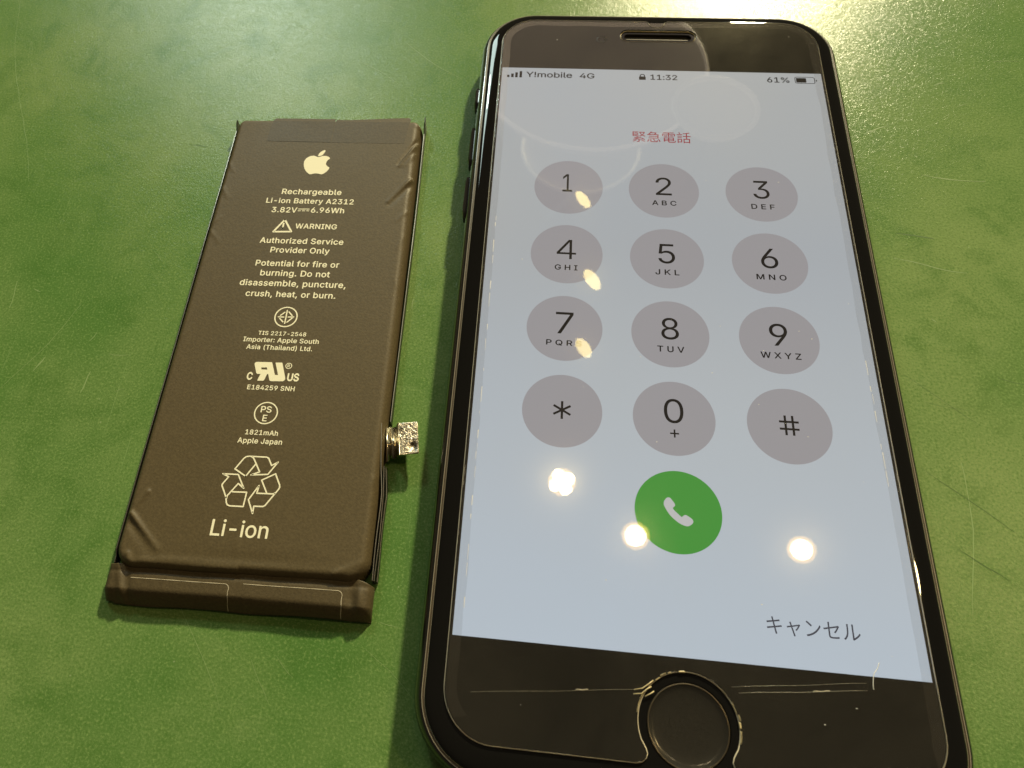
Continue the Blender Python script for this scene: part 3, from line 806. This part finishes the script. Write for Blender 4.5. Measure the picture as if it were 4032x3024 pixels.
faces = [(j * nf + i, j * nf + i + 1, (j + 1) * nf + i + 1, (j + 1) * nf + i) for j in range(45) for i in range(nf - 1)]
cover = mesh_obj('terminal_cover', verts, faces, M_tape, bat, True)
bm = bmesh.new(); bm.from_mesh(cover.data)
r_ = bmesh.ops.extrude_edge_only(bm, edges=[e for e in bm.edges if e.is_boundary])
for v in r_['geom']:
    if isinstance(v, bmesh.types.BMVert):
        if v.co.y < -50.5 * S: v.co.z = .2 * S; v.co.y += .25 * S
        else: v.co.z = max(v.co.z - 1.2 * S, .3 * S)
for f in bm.faces: f.smooth = True
bm.to_mesh(cover.data); bm.free()
# two label tapes on the cover with light on their edges painted as pale strips
def drape(pts, lift): return [(x, y, float(cover_h(np.array(x), np.array(y))) + lift) for x, y in pts]
M_tape_glint = simple('tape_glint', (0.48, 0.42, 0.31), .5)
for (x0, x1, y0, y1) in ((-14.2, .55, -51.1, -47.62), (2.55, 16.95, -51.1, -47.46)):
    gx = np.linspace(x0, x1, 40); gy = np.linspace(y0, y1, 14)
    V = drape([(a, b) for b in gy for a in gx], .05)
    lt = mesh_obj('label_tape', V, [(j * 40 + i, j * 40 + i + 1, (j + 1) * 40 + i + 1, (j + 1) * 40 + i) for j in range(13) for i in range(39)], M_tape, bat, True)
    path = [(a, y1) for a in np.linspace(x0, x1 - .7, 40)] + [(x1 - .7 + .7 * math.sin(t), y1 - .7 + .7 * math.cos(t)) for t in np.linspace(.2, 1.5, 5)] + [(x1 + .04 * math.sin(q * 3), q) for q in np.linspace(y1 - .8, y0, 16)]
    P = [np.array(p) for p in path]; V = []
    for i, p in enumerate(P):
        t = P[min(i + 1, len(P) - 1)] - P[max(i - 1, 0)]; t = t / np.linalg.norm(t); n_ = np.array([-t[1], t[0]])
        w_ = .045 * (0.5 + .5 * abs(math.sin(i * .37 + x0))) + .012
        V += drape([tuple(p - n_ * w_), tuple(p + n_ * w_)], .085)
    mesh_obj('edge_glint', V, [(2 * i, 2 * i + 2, 2 * i + 3, 2 * i + 1) for i in range(len(P) - 1)], M_tape_glint, lt)
# folded tape over the upper end
def tape_piece(name, pts, lift):
    V, Fc = [], []
    n = len(pts)
    top = [(x, y, ZT + lift - max(0, (y - 41.0)) * .22) for x, y in pts]; low = [(x, y, z - .05) for x, y, z in top]
    bmv, bf = tess([pts], 0)
    V = top + low; Fc = list(bf) + [tuple(i + n for i in reversed(t)) for t in bf] + [((i + 1) % n, i, i + n, (i + 1) % n + n) for i in range(n)]
    return mesh_obj(name, V, Fc, M_tape, bat)
tape_piece('end_tape', [(-9.4, 35.75), (3.3, 35.6), (3.45, 41.0), (3.42, 41.78), (-2.5, 41.86), (-8.5, 41.84), (-9.0, 41.0)], .035)
tape_piece('end_tape', [(3.5, 35.55), (17.6, 35.5), (18.15, 41.0), (18.3, 41.75), (17.9, 42.45), (14, 42.2), (9.5, 41.8), (6.2, 41.55), (3.7, 41.6), (3.6, 41.0)], .02)
# folded side seams
def strip(name, pts, th, mat, parent):
    """pts: (u, v, zlow, zhigh) along the length"""
    V = []
    for u, v, a, b in pts: V += [(u - th / 2, v, a), (u - th / 2, v, b), (u + th / 2, v, b), (u + th / 2, v, a)]
    n = len(pts); Fc = []
    for i in range(n - 1):
        for q in range(4):
            r = (q + 1) % 4; Fc.append((4 * i + q, 4 * i + r, 4 * i + 4 + r, 4 * i + 4 + q))
    Fc += [(0, 1, 2, 3), tuple(reversed(range(4 * n - 4, 4 * n)))]
    return mesh_obj(name, V, Fc, mat, parent)
def seam_line(v0, v1, fu, fz, n=90): return [(fu(v), v, .15, fz(v)) for v in np.linspace(v0, v1, n)]
fr = lambda v: 20.98 + .10 * math.sin(v * .09) + (.10 if v > 40.6 else 0)
zr = lambda v: 1.75 + .12 * math.sin(v * .21) + (1.5 * min(1, max(0, (v - 39.5) / 1.2)))
s1 = strip('side_seam', seam_line(-21.3, 42.3, fr, zr), .16, M_seam, bat)
strip('seam_edge', [(u, v, z + .0, z + .05) for u, v, _, z in seam_line(-21.2, 39.3, fr, zr)], .09, M_foil, s1)
fl = lambda v: -17.05 + 0.0145 * v + .06 * math.sin(v * .11)
zl = lambda v: 2.05 + .14 * math.sin(v * .13) + (.9 * min(1, max(0, (v - 39.8) / 1.0))) - (.5 if v < -44 else 0)
s2 = strip('side_seam', seam_line(-45.6, 41.6, fl, zl), .14, M_seam, bat)
strip('seam_edge', [(u, v, z, z + .05) for u, v, _, z in seam_line(-45.5, 39.5, fl, zl)], .08, M_foil, s2)
for k, (off, zt) in enumerate(((0, 2.9), (.28, 2.2), (.55, 1.6))):
    fb = lambda v, off=off: 19.62 + off + 1.25 * min(1, max(0, (-v - 22.0) / 11)) + .05 * math.sin(v * .5 + off * 9)
    zb = lambda v, zt=zt: zt - .035 * (-v - 22) * (1 if zt > 2.5 else .6)
    v1 = -21.9 if k == 0 else -28.6
    s3 = strip('side_seam', seam_line(-45.8, v1, fb, zb, 50), .10, M_seam, bat)
    strip('seam_edge', [(u, v, z, z + .05) for u, v, _, z in seam_line(-45.7, v1, fb, zb, 50)], .11 if k == 0 else .07, M_foil, s3)

# metal tab with rough solder pad
def foil_mat():
    m, nt, p, o = new_mat('solder_pad'); lk = nt.links.new
    p.inputs['Metallic'].default_value = 1.0; p.inputs['Roughness'].default_value = .28
    tc = N(nt, 'ShaderNodeTexCoord')
    n = N(nt, 'ShaderNodeTexNoise'); n.inputs['Scale'].default_value = 2900; n.inputs['Detail'].default_value = 4; n.inputs['Distortion'].default_value = 1.2; lk(tc.outputs['Object'], n.inputs['Vector'])
    r = N(nt, 'ShaderNodeValToRGB'); r.color_ramp.elements[0].position = .42; r.color_ramp.elements[1].position = .62
    r.color_ramp.elements[0].color = (.16, .135, .10, 1); r.color_ramp.elements[1].color = (.78, .70, .56, 1)
    lk(n.outputs[0], r.inputs[0]); lk(r.outputs[0], p.inputs['Base Color'])
    b = N(nt, 'ShaderNodeBump'); b.inputs['Strength'].default_value = 1.0; b.inputs['Distance'].default_value = .00012
    lk(n.outputs[0], b.inputs['Height']); lk(b.outputs[0], p.inputs['Normal'])
    return m
M_metal = simple('nickel', (0.62, 0.55, 0.42), .24, metal=1.0)
SH_ = lambda v: -(v + 22) * .135
profc = [(19.9, 1.0), (20.15, 1.9), (20.28, 2.25), (20.42, 2.32), (20.58, 2.2), (20.7, 1.5), (20.95, 1.1), (21.3, 1.05), (21.7, 1.4), (21.95, 2.2), (22.12, 2.75), (22.25, 2.85)]
V = []
for v in (-22.4, -27.9):
    for u, z in profc:
        vv = v
        if u > 20.65: vv = -21.8 if v > -25 else -26.95
        V.append((u + SH_(vv), vv, z))
n = len(profc)
tab = mesh_obj('connector_tab', V, [(n + i, n + i + 1, i + 1, i) for i in range(n - 1)], M_metal, bat, True)
tab.modifiers.new('thickness', 'SOLIDIFY').thickness = .12 * S
gu = np.linspace(0, 1, 26); gv = np.linspace(0, 1, 40); V = []
for b in gv:
    for a in gu:
        v = -21.75 - 5.15 * b + .45 * a; u = 22.3 + 2.95 * a + SH_(-21.75 - 5.15 * b)
        z = 2.85 + .012 * random.uniform(-1, 1)
        e = min(a, b, 1 - a, 1 - b)
        if e <= 0: z = 2.8
        dent = math.exp(-((a - .72) / .17) ** 2 - ((b - .78) / .12) ** 2)
        V.append((u, v, z - .35 * dent))
nx = len(gu); Fc = [(j * nx + i, (j + 1) * nx + i, (j + 1) * nx + i + 1, j * nx + i + 1) for j in range(39) for i in range(nx - 1)]
pad = mesh_obj('solder_pad', V, Fc, foil_mat(), tab)
pad.modifiers.new('thickness', 'SOLIDIFY').thickness = .45 * S
tube_loop('pad_rim', [(22.3 + SH_(-21.8), -21.8), (22.3 + SH_(-26.9), -26.95), (25.2 + SH_(-26.6), -26.5)], .10, 2.85, M_metal, tab, closed=False)

# ------------------------------------------------------------------ battery print
M_print = simple('print_white', (0.90, 0.86, 0.66), .6)
ZP = ZT + .035
lines = (('Rechargeable', 1.55, 23.36, 11.22), ('Li-ion Battery A2312', 1.53, 21.24, 16.34), ('3.82V', -2.87, 19.10, 4.74), ('6.96Wh', 5.16, 19.18, 6.15), ('WARNING', 3.59, 15.53, 7.6),
         ('Authorized Service', 1.46, 12.18, 15.18), ('Provider Only', 1.5, 10.16, 10.67), ('Potential for fire or', 1.51, 7.28, 14.93), ('burning. Do not', 1.44, 5.23, 12.37),
         ('disassemble, puncture,', 1.35, 3.12, 18.69), ('crush, heat, or burn.', 1.36, .94, 15.73), ('TIS 2217-2548', 1.29, -6.74, 8.17), ('Importer: Apple South', 1.29, -8.07, 12.81),
         ('Asia (Thailand) Ltd.', 1.26, -9.47, 11.11), ('E184259 SNH', 1.2, -16.81, 7.79), ('1821mAh', 1.14, -24.53, 5.22), ('Apple Japan', 1.12, -25.96, 7.08))
for t, x, y, w in lines:
    big_ = t not in ('TIS 2217-2548', 'Importer: Apple South', 'Asia (Thailand) Ltd.', 'E184259 SNH', '1821mAh', 'Apple Japan')
    text_base('printed_text', t, x, y - (.62 if big_ else .48), ZP, M_print, bat, w, weight=.016, spacing=1.05)
text_base('printed_text', 'Li-ion', .73, -41.0, ZP, M_print, bat, 8.65, weight=.008, capscale=1.02)
APPLE = [(-1.03, 29.94), (-1.08, 30.63), (-0.96, 31.06), (-0.74, 31.49), (-0.3, 31.88), (0.08, 32.07), (0.53, 32.13), (0.83, 32.06), (1.19, 31.89), (1.5, 31.8), (1.77, 31.88), (2.16, 32.06), (2.57, 32.12), (3.03, 32.1), (3.38, 31.95), (3.66, 31.74), (3.77, 31.58), (3.73, 31.39), (3.43, 31.07), (3.25, 30.61), (3.21, 30.19), (3.32, 29.87), (3.57, 29.56), (3.93, 29.33), (3.99, 29.17), (3.92, 28.83), (3.63, 28.3), (3.24, 27.87), (2.95, 27.66), (2.63, 27.6), (2.16, 27.72), (1.66, 27.79), (1.18, 27.72), (0.87, 27.6), (0.55, 27.55), (0.28, 27.68), (-0.2, 28.11), (-0.57, 28.63), (-0.86, 29.26)]
LEAF = [(1.4, 32.1), (1.41, 32.39), (1.59, 32.83), (1.86, 33.21), (2.32, 33.51), (2.57, 33.54), (2.65, 33.33), (2.5, 32.84), (2.24, 32.35), (1.9, 32.13), (1.54, 32.04)]
lg = flat('printed_logo', [smooth_loop(APPLE, 3)], ZP, M_print, bat)
flat('logo_leaf', [smooth_loop(LEAF, 3)], ZP, M_print, lg)
stroke_obj('direct_current_mark', [[(-.33, 19.29), (1.76, 19.34)], [(-.34, 18.89), (.21, 18.9)], [(.43, 18.91), (.99, 18.92)], [(1.22, 18.93), (1.76, 18.94)]], .17, ZP, M_print, bat, joints=False)
tri = stroke_obj('warning_triangle', [[(-2.38, 16.81), (-.76, 14.16), (-4.07, 14.06), (-2.38, 16.81)]], .34, ZP, M_print, bat)
stroke_obj('exclamation_mark', [[(-2.46, 15.95), (-2.47, 15.2)], [(-2.46, 14.78), (-2.46, 14.76)]], .30, ZP + .008, M_print, tri)
rg = flat('standards_ring', [circle(1.36, -3.61, 2.0, 48), circle(1.36, -3.61, 1.78, 48)], ZP, M_print, bat)
stroke_obj('standards_diamond', [[(1.38, -2.33), (1.35, -4.89)], [(.05, -3.65), (.98, -3.64)], [(1.73, -3.62), (2.68, -3.55), (1.70, -4.62)], [(.37, -3.35), (1.02, -2.70)], [(1.73, -2.62), (2.37, -3.30)], [(.34, -3.94), (1.01, -4.60)]], .22, ZP, M_print, rg)
UL = [(-2.31, -12.72), (-2.29, -12.51), (-2.03, -12.32), (0.49, -12.26), (0.61, -12.38), (1.42, -14.54), (1.95, -14.55), (1.15, -12.35), (1.2, -12.29), (2.22, -12.27), (2.28, -12.33), (3.2, -14.92), (3.24, -15.21), (3.15, -15.48), (2.91, -15.63), (0.96, -15.69), (0.72, -15.56), (0.63, -15.39), (0.32, -14.49), (0.2, -14.44), (0.1, -14.5), (-0.16, -15.52), (-0.29, -15.67), (-1.22, -15.71), (-1.29, -15.6), (-0.97, -14.48), (-1.56, -14.48), (-1.7, -14.34)]
ul = flat('approval_mark', [UL, [(-1.1, -13.31), (-.16, -13.24), (.01, -13.64), (-.96, -13.66)]], ZP, M_print, bat)
text('approval_letter', 'C', -2.68, -14.92, ZP, M_print, ul, width=.95, cap=1.45, weight=.03)
text('approval_letter', 'US', 4.5, -14.83, ZP, M_print, ul, width=1.95, cap=1.5, weight=.03)
flat('registered_ring', [circle(3.43, -12.81, .55, 24), circle(3.43, -12.81, .43, 24)], ZP, M_print, ul)
text('registered_letter', 'R', 3.43, -12.81, ZP, M_print, ul, cap=.55, weight=.02)
ps = flat('safety_ring', [circle(1.2, -21.28, 1.92, 48), circle(1.2, -21.28, 1.72, 48)], ZP, M_print, bat)
text('safety_letters', 'PS', 1.15, -20.66, ZP, M_print, ps, width=1.75, cap=1.12, weight=.015)
text('safety_letters', 'E', 1.17, -22.15, ZP, M_print, ps, cap=1.12, weight=.015)
RECYCLE = [[(0.0, -31.79), (-1.88, -30.72), (-0.79, -28.91), (-0.46, -28.66), (-0.04, -28.58), (2.67, -28.58), (3.05, -28.75), (3.69, -29.88), (4.61, -29.28), (3.37, -31.31), (0.78, -31.54), (2.03, -30.99), (0.72, -28.88), (0.35, -28.62)], [(0.0, -31.79), (1.18, -29.82)],
           [(3.71, -34.17), (2.59, -32.27), (4.54, -31.15), (5.46, -32.84), (5.55, -33.21), (5.4, -33.59), (3.82, -36.13), (3.53, -36.3), (2.17, -36.33), (2.18, -37.43), (1.15, -35.39), (2.35, -33.12), (2.24, -34.33), (4.74, -34.29), (5.07, -34.09)],
           [(-2.33, -35.22), (-3.33, -33.45), (-3.31, -33.18), (-2.59, -32.02), (-3.59, -31.59), (-1.17, -31.59), (0.09, -33.69), (-0.9, -32.99), (-2.18, -34.94), (-2.24, -35.43)], [(-2.33, -35.22), (-2.1, -36.06), (-1.88, -36.36), (-1.48, -36.49), (0.57, -36.48), (0.66, -34.27), (-1.51, -34.32)]]
stroke_obj('recycling_mark', RECYCLE, .22, ZP, M_print, bat)
